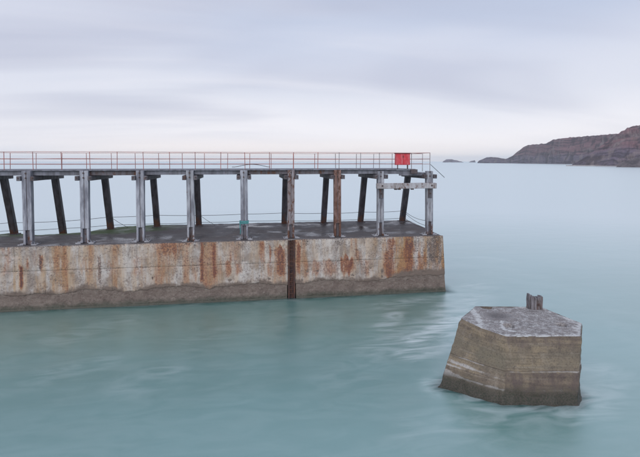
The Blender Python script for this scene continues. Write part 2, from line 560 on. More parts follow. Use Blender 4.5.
def mat_sea():
    m, t = new_mat('sea_water')
    g = t.n('ShaderNodeNewGeometry').outputs['Position']
    foam = t.attr('foam')
    rip = t.noise(t.mapping(g, (0.7, 1, 1), rot=(0, 0, R(-12))), 0.5, 4, 0.55, 0.4)
    rip2 = t.noise(t.mapping(g, (0.05, 0.20, 1), rot=(0, 0, R(4))), 0.35, 3, 0.5, 0.3)
    hgt = t.math('ADD', t.math('MULTIPLY', rip, 0.30), t.math('MULTIPLY', rip2, 1.3))
    fine_rip = t.noise(t.mapping(g, (0.6, 1.6, 1), rot=(0, 0, R(14))), 1.6, 4, 0.6, 0.8)
    hgt = t.math('ADD', hgt, t.math('MULTIPLY', fine_rip, 0.06))
    nrm = t.bump(hgt, 0.15, 0.35)
    wisp = t.noise(t.mapping(g, (0.40, 1.3, 1), rot=(0, 0, R(22))), 0.8, 4, 0.55, 2.0)
    fm = t.math('MULTIPLY', t.math('MULTIPLY', t.ramp(wisp, 0.30, 0.72), foam), 0.66, clamp=True)
    body = t.n('ShaderNodeBsdfDiffuse')
    patch = t.noise(t.mapping(g, (0.03, 0.05, 1)), 1.0, 4, 0.6)
    t.put(body.inputs[0], t.mix(t.ramp(patch, 0.35, 0.65), SEA_A, SEA_B))
    froth = t.n('ShaderNodeBsdfDiffuse')
    froth.inputs[0].default_value = (0.80, 0.86, 0.88, 1)
    clear = t.n('ShaderNodeBsdfTransparent')
    clear.inputs[0].default_value = (0.72, 0.90, 0.90, 1)
    gl = t.n('ShaderNodeBsdfGlossy', distribution='MULTI_GGX')
    gl.inputs['Roughness'].default_value = 0.36
    gl.inputs['Color'].default_value = (0.92, 0.968, 0.962, 1)
    t.put(gl.inputs['Normal'], nrm)
    lw = t.n('ShaderNodeFresnel')
    lw.inputs[0].default_value = 1.34
    t.put(lw.inputs['Normal'], nrm)
    fr = t.math('MINIMUM', t.math('ADD', t.math('MULTIPLY', lw.outputs[0], 1.20), 0.31), 0.95)
    a = t.n('ShaderNodeMixShader')
    t.put(a.inputs[0], t.attr('swash'))
    t.t.links.new(body.outputs[0], a.inputs[1])
    t.t.links.new(clear.outputs[0], a.inputs[2])
    b = t.n('ShaderNodeMixShader')
    t.put(b.inputs[0], t.math('MULTIPLY', fr, t.math('SUBTRACT', 1.0, t.math('MULTIPLY', t.attr('swash'), 0.8))))
    t.t.links.new(a.outputs[0], b.inputs[1])
    t.t.links.new(gl.outputs[0], b.inputs[2])
    a2 = t.n('ShaderNodeMixShader')
    t.put(a2.inputs[0], fm)
    t.t.links.new(b.outputs[0], a2.inputs[1])
    t.t.links.new(froth.outputs[0], a2.inputs[2])
    out = t.n('ShaderNodeOutputMaterial')
    t.t.links.new(a2.outputs[0], out.inputs[0])
    return m


SEA_A, SEA_B = (0.030, 0.190, 0.168), (0.046, 0.232, 0.220)
M = dict(
    face=mat_facing(), tidal=mat_tidal(), top=mat_pier_top(), block=mat_block(), blocktop=mat_block_top(),
    cliff=mat_cliff(), sea=mat_sea(), red=mat_red(), timber=mat_timber(),
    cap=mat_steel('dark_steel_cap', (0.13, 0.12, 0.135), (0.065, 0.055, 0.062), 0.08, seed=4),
    beam=mat_steel('grey_blue_beam', (0.21, 0.21, 0.245), (0.11, 0.107, 0.125), -0.01, seed=9),
    beamrust=mat_steel('rusted_beam', (0.14, 0.13, 0.15), (0.08, 0.06, 0.06), 0.10, seed=2),
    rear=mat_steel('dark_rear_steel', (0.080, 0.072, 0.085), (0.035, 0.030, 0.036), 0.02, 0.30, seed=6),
    plate=mat_steel('galvanised_plate', (0.40, 0.41, 0.44), (0.28, 0.28, 0.31), -0.02, seed=3),
    ruststeel=mat_steel('rusty_ladder_steel', (0.075, 0.040, 0.036), (0.040, 0.024, 0.026), 0.16, seed=8, rough=0.7),
    rail=mat_rail('rusty_red_rail', (0.38, 0.13, 0.11), (0.24, 0.11, 0.105)),
    railgrey=mat_rail('grey_rail', (0.24, 0.22, 0.235), (0.16, 0.10, 0.10)),
    wire=mat_plain('dark_wire', (0.05, 0.045, 0.05), (0.09, 0.07, 0.07), 3, 0.6, 0),
    rope=mat_plain('turquoise_rope', (0.06, 0.22, 0.23), (0.10, 0.30, 0.30), 20, 0.8, 0.3),
    bolt=mat_plain('dark_bolt', (0.045, 0.03, 0.03), (0.09, 0.05, 0.04), 12, 0.6, 0),
)
POSTM = [mat_steel('pale_grey_post', (0.36, 0.365, 0.41), (0.15, 0.15, 0.18), -0.04, 0.20, seed=1),
         mat_steel('streaky_grey_post', (0.38, 0.385, 0.42), (0.14, 0.14, 0.165), 0.01, 0.20, seed=5),
         mat_steel('rusting_post', (0.28, 0.26, 0.28), (0.18, 0.14, 0.14), 0.12, 0.20, seed=7),
         mat_steel('red_brown_post', (0.26, 0.17, 0.15), (0.16, 0.085, 0.07), 0.16, 0.20, seed=13)]

# ------------------------------------------------------------------ breakwater
YF = 33.86                                   # front face
ZT = 4.30                                    # top of front edge
XE = at_y(443, 235, YF).x                    # seaward end
XL = -34.0                                   # runs on out of the frame to the left
YB = 41.85


def wallx(px):
    return at_y(px, 265, YF).x


def wallz(px, py):
    return at_y(px, py, YF).z


def tide_line(x):
    """lower, eroded edge of the pale facing"""
    s = (x - wallx(0)) / (XE - wallx(0))
    z = 1.12 + 0.12 * math.sin(x * 1.15 + 0.8) + 0.10 * fbm(Vector((x * 0.9, 3.3, 0)), 4) + 0.07 * noise.noise(Vector((x * 3.1, 0, 1))) + 0.05 * fbm(Vector((x * 8, 2, 1)), 3)
    z -= 0.22 * gauss((x - wallx(14)) / 0.9)
    z += 0.10 * gauss((x - wallx(45)) / 0.9)
    return z + 0.25 * sstep(0.86, 0.98, s)


# stains: (px centre, px half width, py top, py bottom, rust, grime)
STAINS = [(6, 5, 247, 277, .62, 0), (21, 1.6, 266, 287, 1.2, .5), (27.5, 1.6, 261, 270, .7, .35), (40.5, 2.0, 256, 271, 1.0, .8),
          (35, 3.5, 249, 269, .5, 0), (57, 4, 256, 278, .55, 0), (65, 3, 250, 272, .4, 0), (99.5, 1.8, 257, 284, .6, .75),
          (110, 5, 264, 281, .5, 0), (85, 6, 262, 274, .38, 0), (138, 6, 258, 276, .45, .15), (142, 4, 266, 276, .55, 0),
          (170, 16, 241, 256, .75, .4), (168, 2, 243, 272, .6, .1), (178, 2, 243, 262, .5, .2), (202, 1.9, 242, 282, 1.15, .4),
          (214, 2.2, 242, 278, 1.0, .2), (208, 13, 242, 277, .6, .05), (193, 4, 262, 280, .45, 0), (228, 3, 262, 276, .65, 0),
          (235, 7, 240, 262, .45, .1), (238, 3, 262, 274, .75, 0), (262, 3.4, 243, 263, .75, .05), (270.3, 1.1, 246, 263, .95, .2),
          (281, 6.5, 248, 276, .95, .4), (271, 4, 263, 276, .5, 0), (298.5, 2.4, 245, 275, .95, .2), (305, 5, 260, 276, .65, .1),
          (315, 6, 262, 276, .6, .15), (330, 8, 260, 275, .6, .2), (348, 6, 259, 273, 1.05, .2), (342, 1.4, 258, 272, 1.0, .2),
          (358, 4, 249, 260, .6, .35), (365, 8, 260, 275, .5, .3), (390, 6, 240, 278, 1.0, .35), (399, 4, 244, 270, .5, .25),
          (409, 6, 242, 280, 1.05, .3), (422, 7, 256, 280, .6, .35), (434, 9, 236, 262, .1, .85), (436, 7, 262, 284, .45, .5),
          (415, 14, 236, 250, .15, .5), (378, 8, 236, 248, .1, .4), (305, 9, 237, 247, .0, .55), (340, 7, 237, 246, .0, .5),
          (245, 8, 240, 250, .0, .45), (200, 25, 241, 245, .5, .65)]
STW = []
for (cx, hw, y0, y1, ru, gr) in STAINS:
    STW.append((wallx(cx), hw * (wallx(cx + 1) - wallx(cx)), wallz(cx, y0), wallz(cx, y1), ru, gr))


def stain_at(x, z):
    r = g = 0.0
    j1 = 0.06 * noise.noise(Vector((x * 1.5, z * 1.2, 5)))
    j2 = noise.noise(Vector((x * 3, z * 1.6, 15)))
    jz = 0.40 * noise.noise(Vector((x * 4.5, z * 0.5, 8))) + 0.15 * noise.noise(Vector((x * 11, z * 0.5, 3)))
    for (cx, hw, z1, z0, ru, gr) in STW:
        d = abs(x + j1 * min(1, hw * 4) - cx) / hw + 0.5 * j2
        if d > 1.9:
            continue
        k = 1 - sstep(0.25, 1.6, d)
        zz = z + jz
        k *= (1 - sstep(z1 - 0.05, z1 + 0.22, zz)) * sstep(z0 - 0.30, z0 + 0.25, zz)
        r = max(r, ru * k)
        g = max(g, gr * k)
    return r, g


breakwater = tag(empty('concrete_breakwater', (0, 37.6, 0)), 'long rust-stained concrete breakwater wall with dark tidal base carrying the walkway', 'breakwater')
OFF = Vector((0, 37.6, 0))


def end_x(z):
    return XE + (ZT - z) * 0.062


def facing(x0, x1, ztop, zbot, last=False, first_dx=0.0):
    """a slab of the pale facing; zbot may be a function of x"""
    W = x1 - x0
    visible = x1 > wallx(0) - 3
    c = 0.055 if visible else 0.3
    nx = max(3, int(W / c))
    nz = max(4, int(1.6 / c))
    proud = random.uniform(-0.006, 0.006)
    v, f, ru, gr, ta, dm = [], [], [], [], [], []
    for j in range(-1, nz + 2):
        jj = min(max(j, 0), nz)
        for i in range(-1, nx + 2):
            ii = min(max(i, 0), nx)
            u, q = ii / nx, jj / nz
            x = x0 + W * u
            zb = zbot(x) if callable(zbot) else zbot
            z = ztop + (zb - ztop) * q
            if last:
                x = x0 + (end_x(z) - x0) * u
            e = min(ztop - z, z - zb)
            p = Vector((x, 0, z))
            wear = (0.010 if callable(zbot) and z - zb < 0.12 else 0.022) * (1 - sstep(0.0, 0.09, e + 0.05 * noise.noise(p * 6)))
            y = YF + proud + 0.016 * fbm(p * 1.4, 4) + 0.014 * noise.noise(p * 7) + wear
            pit = noise.noise(p * 2.3 + Vector((40, 0, 0)))
            if pit > 0.42:
                y += (pit - 0.42) * 0.22
            if not (0 <= j <= nz and 0 <= i <= nx):
                y = YF + 0.16
            v.append(Vector((x, y, z)) - OFF)
            if visible:
                a, b = stain_at(x, z)
            else:
                a = b = 0.2
            s = (x - wallx(0)) / (XE - wallx(0))
            tn = 0.25 + 0.55 * sstep(0.78, 0.92, s) + 0.25 * (1 - sstep(0.0, 0.35, s))
            edge = (1 - sstep(0.0, 0.05, e)) * (0.0 if callable(zbot) and z - zb < 0.1 else 1.0)
            ru.append(max(a, 0.28 * sstep(0.76, 0.9, s) * (1 if z < 3.9 else .4)))
            gr.append(max(b, 0.42 * edge * (0.5 + noise.noise(p * 1.7)), 0.42 * sstep(0.82, 0.97, s), (0.75 * (1 - sstep(0.0, 0.10 + 0.35 * max(0, noise.noise(Vector((x * 1.3, 0, 3))) + 0.5 * noise.noise(Vector((x * 7, 0, 3)))), ztop - z))) if ztop > 4 else 0))
            ta.append(tn)
            dm.append((1 - sstep(0.0, 0.55, z - zb)) * (0.62 + 0.8 * noise.noise(Vector((x * 0.7, 0, 7)))) + 0.7 * sstep(0.84, 0.93, s) * (1 - sstep(0.1, 1.0, z - zb)) if callable(zbot) else 0.0)
    n = nx + 3
    for j in range(nz + 2):
        for i in range(nx + 2):
            k = j * n + i
            f.append([k, k + n, k + n + 1, k + 1])
    me = pydata('facing_panel', v, f, {'rust': ru, 'grime': gr, 'tan': ta, 'damp': dm})
    o = link('facing_panel', me, M['face'], breakwater, smooth=True)
    fl = [not (i in (0, nx + 1) or j in (0, nz + 1)) for j in range(nz + 2) for i in range(nx + 2)]
    me.polygons.foreach_set('use_smooth', fl)
    return o


ZJ = 2.65
lad_l, lad_r = wallx(287.8), wallx(295.4)
GAP = 0.003
upper = [XL, wallx(-60), wallx(14.5), wallx(79), wallx(137), wallx(190), wallx(243), None, wallx(357), wallx(402), XE]
lower = [XL, wallx(-40), wallx(45), wallx(112), wallx(169), wallx(222), None, wallx(332), wallx(379), XE]
for cuts, zt, zb in ((upper, ZT, ZJ + GAP / 2), (lower, ZJ - GAP / 2, tide_line)):
    xs = []
    for c_ in cuts:
        xs.append((c_, c_) if c_ is not None else (lad_l, lad_r))
    for k in range(len(xs) - 1):
        a, b = xs[k][1] - 0.004, xs[k + 1][0] + 0.004
        lastp = k == len(xs) - 2
        facing(a, b if not lastp else XE, zt, zb, lastp)


# the core behind the facing, down into the sea
def core():
    v, f = [], []
    cx = [XL] + [wallx(-10) + (XE - wallx(-10)) * i / 380 for i in range(381)]
    zs = [4.2, 2.9, 2.4] + [1.9 - 0.09 * i for i in range(32)] + [-3, -6]
    for z in zs:
        for i, x in enumerate(cx):
            if i == len(cx) - 1 or x > XE - 0.3:
                x = x + (ZT - z) * 0.062
            if i == len(cx) - 1:
                x -= 0.02
            p = Vector((x, 0, z))
            y = YF + 0.038 + 0.025 * fbm(p * 1.2, 4) + 0.025 * noise.noise(p * 5) - 0.05 * sstep(1.0, -0.2, z) - min(0.9, max(0, 0.05 - z)) * 1.4
            if z > 2.0:
                y = YF + 0.13
            if lad_l - 0.02 < x < lad_r + 0.02 and z > -2:
                y = YF + 0.30
            v.append(Vector((x, y, z)))
    n = len(cx)
    for j in range(len(zs) - 1):
        for i in range(n - 1):
            k = j * n + i
            f.append([k, k + n, k + n + 1, k + 1])
    m = len(zs)
    # seaward end, back, top closing faces
    b0 = len(v)
    for z in zs:
        v.append(Vector((end_x(z) - 0.02, YB - 0.01, z)))
    for j in range(m - 1):
        f.append([j * n + n - 1, (j + 1) * n + n - 1, b0 + j + 1, b0 + j])
    v[b0].z = 4.0
    c0 = len(v)
    for z in zs:
        v.append(Vector((XL, YB - 0.01, min(z, 3.2) if z > 2.9 else z)))
    for j in range(m - 1):
        f.append([b0 + j, b0 + j + 1, c0 + j + 1, c0 + j])
        f.append([c0 + j, c0 + j + 1, (j + 1) * n, j * n])
    return link('core', pydata('core', [q - OFF for q in v], f), M['tidal'], breakwater)


core()


def top_z(x, y):
    u = (y - YF) / (YB - YF)
    z = ZT + 0.22 * sstep(0.0, 0.75, u)
    z += 0.05 * fbm(Vector((x * 0.35, y * 0.5, 2)), 4) * sstep(0, 0.1, u)
    left = 1 - sstep(wallx(20) - 1, wallx(112), x)
    z -= 0.75 * left * sstep(0.45, 1.0, u) * (0.8 + 0.4 * noise.noise(Vector((x * .5, y * .4, 0))))
    return z


def top_surface():
    xs = [XL + i * 0.8 for i in range(int((wallx(-6) - XL) / 0.8))]
    x0 = xs[-1] + 0.4
    nf = 300
    xs += [x0 + (XE - 0.01 - x0) * i / nf for i in range(nf + 1)]
    ys = [YF + 0.015] + [YF + 0.05 + 0.02 * i for i in range(6)] + [YF + 0.2 + (YB - YF - 0.2) * (i / 60) for i in range(61)]
    v, f, al, ed = [], [], [], []
    for y in ys:
        for x in xs:
            p = Vector((x, y, 0))
            e = min(y - YF, XE - x)
            z = top_z(x, y) + 0.012 * noise.noise(p * 4)
            z += 0.012 - 0.05 * (1 - sstep(0, 0.12, e + 0.05 * noise.noise(p * 3)))
            v.append(Vector((x, y, z)) - OFF)
            u = (y - YF) / (YB - YF)
            left = 1 - sstep(wallx(70), wallx(210), x)
            al.append(sstep(0.3, 0.7, u) * (0.2 + 0.95 * left))
            ed.append((1 - sstep(0.05, 0.30, (y - YF) + 0.22 * noise.noise(p * 1.7))) * (0.8 if x < wallx(400) else 0.3))
    n = len(xs)
    for j in range(len(ys) - 1):
        for i in range(n - 1):
            k = j * n + i
            f.append([k, k + 1, k + n + 1, k + n])
    # skirts at the seaward end and along the back
    s0 = len(v)
    for j in range(len(ys)):
        p = v[j * n + n - 1]
        v.append(Vector((p.x, p.y, 4.1)))
        al.append(0), ed.append(0.3)
    for j in range(len(ys) - 1):
        f.append([j * n + n - 1, s0 + j, s0 + j + 1, (j + 1) * n + n - 1])
    s1 = len(v)
    j = len(ys) - 1
    for i in range(n):
        p = v[j * n + i]
        v.append(Vector((p.x, p.y, 2.0)))
        al.append(0), ed.append(0)
    for i in range(n - 1):
        f.append([j * n + i, j * n + i + 1, s1 + i + 1, s1 + i])
    link('top_surface', pydata('top_surface', v, f, {'algae': al, 'edge': ed}), M['top'], breakwater, smooth=True)


top_surface()

# ladder let into the wall
lx0, lx1 = lad_l + 0.03, lad_r - 0.03
ladder = tag(empty('wall_ladder', ((lx0 + lx1) / 2, YF, 0)), 'dark rusted steel ladder let into a slot in the breakwater face', 'ladder')
LO = Vector(((lx0 + lx1) / 2, YF, 0))
hw = (lx1 - lx0) / 2
MB().box(-hw, hw, 0.16, 0.22, -1.6, 4.28).build('back_plate', M['ruststeel'], ladder)
for s in (-1, 1):
    mb = MB()
    mb.box(s * hw - (0.10 if s > 0 else 0), s * hw + (0.10 if s < 0 else 0), -0.045, 0.14, -1.6, 4.27, 0.012)
    mb.build('stile', M['ruststeel'], ladder)
z = -0.8
while z < 4.15:
    MB().tube([(-hw + 0.06, 0.03, z), (hw - 0.06, 0.03, z + random.uniform(-.01, .01))], 0.026, 6).build('rung', M['ruststeel'], ladder)
    z += 0.29

# ------------------------------------------------------------------ elevated walkway on trestles
YP = 34.75                       # centre of the front posts
YRT, YRB = 39.3, 40.9          # rear posts: head and foot
ZD = 9.41                        # deck top
FRONT = [(28.5, 243.5), (85.5, 242), (141, 240.5), (190.5, 239.5), (244, 238.5), (291, 237), (337, 236), (380, 235), (428.5, 234)]
px_post = [at_y(a, b - 40, YP).x for a, b in FRONT]
step = px_post[1] - px_post[0]
px_post = [px_post[0] - 2 * step, px_post[0] - step] + px_post
walk = tag(empty('elevated_walkway', (0, 37.0, ZT)), 'raised steel walkway on trestle legs with thin red railings along the breakwater', 'walkway')
WO = Vector((0, 37.0, ZT))


def wb(mb, name, mat, parent=walk):
    for q in mb.v:
        q -= WO
    return mb.build(name, mat, parent)


def bolt(p, d, r, parent):
    p = Vector(p)
    return wb(MB().tube([p, p + Vector(d)], r, 6), 'bolt', M['bolt'], parent)


post_kind = [0, 1, 0, 0, 0, 1, 0, 2, 3, 1, 1]
post_w = [.60, .60, .62, .60, .58, .55, .56, .54, .56, .52, .54]
for k, x in enumerate(px_post):
    W = post_w[k] * 0.93
    zb = top_z(x, YP) + 0.02
    lean = random.uniform(-0.05, 0.05)
    mat = POSTM[post_kind[k]]
    # front post: two channels side by side on a recessed web, the web bare and rusty at the foot
    mb = MB()
    topz = ZD - 0.06 if k < 9 else ZD - 0.16
    for s in (-1, 1):
        mb.beam((x + s * W * 0.265 + lean, YP - 0.06, zb + 1.0), (x + s * W * 0.265, YP - 0.06, topz), W * 0.47, 0.42, 0.02, Vector((0, 1, 0)), 5, 0.012)
        mb.beam((x + s * W * 0.36 + lean, YP - 0.06, zb), (x + s * W * 0.36 + lean, YP - 0.06, zb + 1.0), W * 0.25, 0.42, 0.015, Vector((0, 1, 0)))
    post = wb(mb, 'post', mat)
    mb = MB()
    mb.box(x - W * 0.24 + lean, x + W * 0.24 + lean, YP - 0.10, YP + 0.12, zb + 0.02, zb + 1.05)
    mb.box(x - 0.10, x + 0.10, YP - 0.235, YP + 0.1, zb + 1.0, topz - 0.05)
    wb(mb, 'web', M['beamrust'])
    # foot plates and their bolts
    for s in (-1, 1):
        mb = MB()
        mb.box(x + s * 0.42 - 0.17, x + s * 0.42 + 0.17, YP - 0.38, YP + 0.30, zb - 0.05, zb + 0.045, 0.01)
        bm = bmesh.new()
        tri = [(x + s * W * .5, 0, zb + 0.045), (x + s * (W * .5 + .13), 0, zb + 0.045), (x + s * W * .5, 0, zb + 0.22)]
        q0 = [bm.verts.new((a, YP - 0.09, c)) for a, b, c in tri]
        q1 = [bm.verts.new((a, YP - 0.05, c)) for a, b, c in tri]
        bm.faces.new(q0), bm.faces.new(q1[::-1])
        for i in range(3):
            bm.faces.new((q0[i], q1[i], q1[(i + 1) % 3], q0[(i + 1) % 3]))
        mb.take(bm)
        pl = wb(mb, 'foot_plate', M['plate'])
        for yy in (-0.3, 0.2):
            bolt((x + s * 0.52, YP + yy, zb + 0.03), (0, 0, 0.07), 0.03, pl)
    # twin cap beams clasping the post and running back to the raked rear leg
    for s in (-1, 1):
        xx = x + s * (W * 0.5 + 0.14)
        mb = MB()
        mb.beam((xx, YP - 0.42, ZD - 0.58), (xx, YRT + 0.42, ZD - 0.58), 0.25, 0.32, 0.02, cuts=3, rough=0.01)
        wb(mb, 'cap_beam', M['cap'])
    for zz in (ZD - 0.23, ZD - 0.55):
        bolt((x - 0.02, YP - 0.24, zz), (0, -0.09, 0), 0.055, walk)
        if zz < ZD - 0.4:
            for s in (-1, 1):
                bolt((x + s * (W * .5 + .16), YP - 0.40, zz), (0, -0.07, 0), 0.05, walk)
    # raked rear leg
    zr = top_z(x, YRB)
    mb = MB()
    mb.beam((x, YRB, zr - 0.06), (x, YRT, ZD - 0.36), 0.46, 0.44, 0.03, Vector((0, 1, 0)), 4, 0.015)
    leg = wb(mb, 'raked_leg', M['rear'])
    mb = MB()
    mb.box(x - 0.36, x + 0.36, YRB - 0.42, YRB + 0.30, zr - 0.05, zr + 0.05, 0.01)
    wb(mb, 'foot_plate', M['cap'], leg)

# longitudinal beams, bay by bay, and the deck
x_main_end = at_y(415.5, 170, YP - 0.1).x
x_end = at_y(431, 170, YP - 0.1).x
bays = [(-33.5, px_post[0])] + [(px_post[i], px_post[i + 1]) for i in range(len(px_post) - 2)] + [(px_post[-2], x_main_end)]
for i, (a, b) in enumerate(bays):
    mt = M['beamrust'] if i in (0, 4, 7, 8) else M['beam']
    for yy in (YP - 0.02 + 0.22, YRT + 0.05):
        mb = MB()
        dzb = random.uniform(-.015, .015)
        mb.beam((a + 0.012, yy, ZD - 0.235 + dzb), (b - 0.012, yy, ZD - 0.235 + dzb), 0.24, 0.29, 0.015, cuts=3, rough=0.014)
        wb(mb, 'deck_beam', mt)
    mb = MB()
    mb.box(a + 0.006, b - 0.006, YP - 0.14, YRT + 0.28, ZD - 0.075, ZD, 0.012)
    wb(mb, 'deck_plank', M['beam'])
mb = MB()
mb.beam((x_main_end - 0.4, YP - 0.16, ZD - 0.20), (x_main_end + 0.1, YP - 0.16, ZD - 0.20), 0.30, 0.34, 0.02)
wb(mb, 'beam_stub', M['beamrust'])
for yy in (YP + 0.2, YRT + 0.05):
    mb = MB()
    mb.beam((x_main_end - 1.2, yy, ZD - 0.43), (x_end + 0.12, yy, ZD - 0.43), 0.22, 0.17, 0.012, cuts=3, rough=0.012)
    wb(mb, 'end_beam', M['beam'])
mb = MB()
mb.box(x_main_end + 0.02, x_end + 0.05, YP + 0.0, YRT + 0.2, ZD - 0.345, ZD - 0.295)
wb(mb, 'end_plate', M['beam'])
# heavy waling between the last two posts
zc = at_y(406, 185.8, YP - 0.4).z
mb = MB()
mb.beam((at_y(376.5, 186, YP - 0.45).x, YP - 0.45, zc), (at_y(436, 186, YP - 0.45).x, YP - 0.45, zc), 0.34, 0.42, 0.03, cuts=5, rough=0.02)
waling = wb(mb, 'waling_beam', mat_steel('pale_waling', (0.40, 0.39, 0.41), (0.25, 0.22, 0.22), 0.09, seed=11))
for xx in (px_post[-2], px_post[-1]):
    mb = MB()
    mb.box(xx - 0.16, xx + 0.16, YP - 0.34, YP - 0.272, zc - 0.95, zc - 0.22, 0.01)
    br = wb(mb, 'bracket', M['cap'])
    bolt((xx, YP - 0.60, zc + 0.02), (0, -0.08, 0), 0.06, br)
    bolt((xx, YP - 0.335, zc - 0.6), (0, -0.065, 0), 0.06, br)
for px in (395.5, 399, 412):
    xx = at_y(px, 188, YP - 0.4).x
    mb = MB()
    mb.box(xx - 0.10, xx + 0.10, YP - 0.55, YP - 0.33, zc - 0.30, zc - 0.205, 0.01)
    wb(mb, 'hanger', M['bolt'])

# railings: near and far line of stanchions with three rails each
YN, YFR = YP - 0.05, YRT + 0.18
near_px = [33, 61.5, 90, 117, 143.4, 169.7, 195.2, 220.6, 245, 269.5, 293.6, 317.8, 339, 360.4, 379.5, 411.5, 430]
far_px = [10, 36, 61.8, 86.5, 111.5, 135.3, 158.8, 182.4, 204.4, 227.5, 249.7, 271.2, 293.2, 314.6, 335.6, 356.3, 373.5, 392, 408, 422.5]
for Y, pxs in ((YN, near_px), (YFR, far_px)):
    xs = [at_y(p, 160, Y).x for p in pxs]
    d0 = xs[1] - xs[0]
    while xs[0] > -32:
        xs.insert(0, xs[0] - d0)
    for i, x in enumerate(xs):
        low = ZD - 0.02 if x < x_main_end - 0.1 else ZD - 0.30
        tilt = random.uniform(-0.025, 0.025)
        mb = MB().tube([(x, Y, low), (x + tilt, Y, ZD + 1.24)], 0.024, 6)
        wb(mb, 'stanchion', M['rail'] if x < px_post[-3] else M['railgrey'])
    for h, rr in ((1.24, 0.018), (0.77, 0.018), (0.38, 0.017)):
        pts = []
        for i, x in enumerate(xs):
            pts.append((x, Y, ZD + h + random.uniform(-.012, .012)))
        wb(MB().tube(pts, rr, 6), 'rail', M['rail'])
xa = at_y(430, 160, YN).x
for h in (1.24, 0.77):
    wb(MB().tube([(xa, YN, ZD + h), (xa - 0.1, YFR, ZD + h)], 0.02, 6), 'rail', M['railgrey'])

# ------------------------------------------------------------------ things on the walkway
bx0, bx1 = at_y(396.4, 160, YN - 0.3).x, at_y(410.4, 160, YN - 0.3).x
bz0, bz1 = at_y(403, 165.0, YN - 0.3).z, at_y(403, 152.9, YN - 0.3).z
cab = tag(empty('red_cabinet', ((bx0 + bx1) / 2, YN - 0.1, bz0)), 'faded red two-door box hung on the railing near the walkway end', 'cabinet')
bw, bh = (bx1 - bx0) / 2, bz1 - bz0
MB().box(-bw, bw, -0.14, 0.22, 0, bh - 0.06, 0.012).build('body', M['red'], cab)
for s in (-1, 1):
    MB().box(min(s * 0.012, s * (bw - .03)), max(s * 0.012, s * (bw - .03)), -0.165, -0.142, 0.04, bh - 0.10, 0.006).build('door', M['red'], cab)
MB().box(-0.03, 0.03, -0.19, -0.167, bh * 0.60, bh * 0.78, 0.006).build('latch', M['bolt'], cab)
MB().box(-bw - 0.03, bw + 0.03, -0.20, 0.25, bh - 0.062, bh, 0.01).build('lid', mat_plain('dark_red_lid', (0.10, 0.02, 0.025), (0.16, 0.04, 0.04), 6), cab)
for s in (-1, 1):
    MB().box(s * bw * .7 - .03, s * bw * .7 + .03, -0.02, 0.04, -(bz0 - ZD) + 0.0, 0.02).build('bracket', M['bolt'], cab)

# loose hose looped over the lower rail
pts = []
for i in range(15):
    px = 232 + 38 * i / 14
    py = 167.0 - 2.6 * math.sin(math.pi * min(1, max(0, (px - 236) / 32)))
    pts.append(at_y(px, py, YN - 0.06))
tag(MB().tube(pts, 0.022, 6).build('hose', M['wire']), 'thin dark hose arched over the bottom rail of the walkway', 'hose')
# slanting rod sticking out past the end of the walkway
p0, p1 = at_y(430.5, 164.5, YFR), at_y(444.5, 177.5, YFR + 0.6)
tag(MB().tube([p0, p1], 0.022, 6).build('slanting_rod', M['wire']), 'thin dark rod slanting down off the seaward end of the walkway', 'rod')

# turquoise rope round the fifth front post
xr = px_post[6]
rope = MB()
for h, off in ((5.48, 0), (5.56, .02), (5.63, -.01)):
    a = post_w[6] / 2 + 0.035
    rope.tube([(xr - a, YP - 0.31 + off, h), (xr + a, YP - 0.31, h + 0.02), (xr + a, YP + 0.19, h), (xr - a, YP + 0.19, h), (xr - a, YP - 0.31 + off, h)], 0.035, 6)
rope.tube([(xr - 0.28, YP - 0.34, 5.5), (xr - 0.30, YP - 0.35, 5.2), (xr - 0.25, YP - 0.34, 4.95), (xr - 0.29, YP - 0.34, 4.72)], [0.035, 0.03, 0.03, 0.02], 6)
tag(rope.build('mooring_rope', M['rope']), 'turquoise rope tied round a pale front post of the walkway', 'rope')


# guard cables strung from rear leg to rear leg
def rear_at(k, z):
    zr = top_z(px_post[k], YRB)
    t = (z - zr) / (ZD - 0.36 - zr)
    return Vector((px_post[k], YRB + (YRT - YRB) * t - 0.24, z))


def strand(ks, zf, sag):
    pts = []
    for a, b in zip(ks[:-1], ks[1:]):
        A, B = rear_at(a, zf(a)), rear_at(b, zf(b))
        sg = sag * random.uniform(0.4, 1.3)
        for i in range(8):
            t = i / 8
            p = A.lerp(B, t)
            p.z -= sg * 4 * t * (1 - t)
            pts.append(p)
    pts.append(rear_at(ks[-1], zf(ks[-1])))
    return pts


ks = list(range(len(px_post)))
lowl = {0: -.45, 1: -.40, 2: -.28, 3: -.05}
tag(MB().tube(strand(ks, lambda k: 5.52 + lowl.get(k, 0) + 0.05 * math.sin(k * 2.1), 0.05), 0.018, 5).build('guard_cable', M['wire']),
    'upper thin sagging cable strung along the rear legs of the walkway', 'cable', 'cables along the rear legs')
tag(MB().tube(strand(ks, lambda k: 4.86 + lowl.get(k, 0) + 0.04 * math.sin(k * 1.3), 0.04), 0.018, 5).build('guard_cable', M['wire']),
    'lower thin cable close above the breakwater top behind the walkway', 'cable', 'cables along the rear legs')
e = Vector((px_post[-1] - 0.1, YP + 0.2, 0))
for (za, zb_, lab) in ((5.55, 5.35, 'topmost of the slack cables from the last rear leg to the last front post'),
                       (5.45, 4.95, 'slack cable dropping steeply from the last rear leg to the last front post'),
                       (4.98, 4.75, 'lowest of the slack cables from the last rear leg to the last front post')):
    A, B = rear_at(len(px_post) - 1, za), Vector((e.x, e.y, zb_))
    pts = []
    for i in range(9):
        t = i / 8
        p = A.lerp(B, t)
        p.z -= 0.18 * 4 * t * (1 - t)
        pts.append(p)
    tag(MB().tube(pts, 0.017, 5).build('slack_cable', M['wire']), lab, 'cable', 'cables at the walkway end')
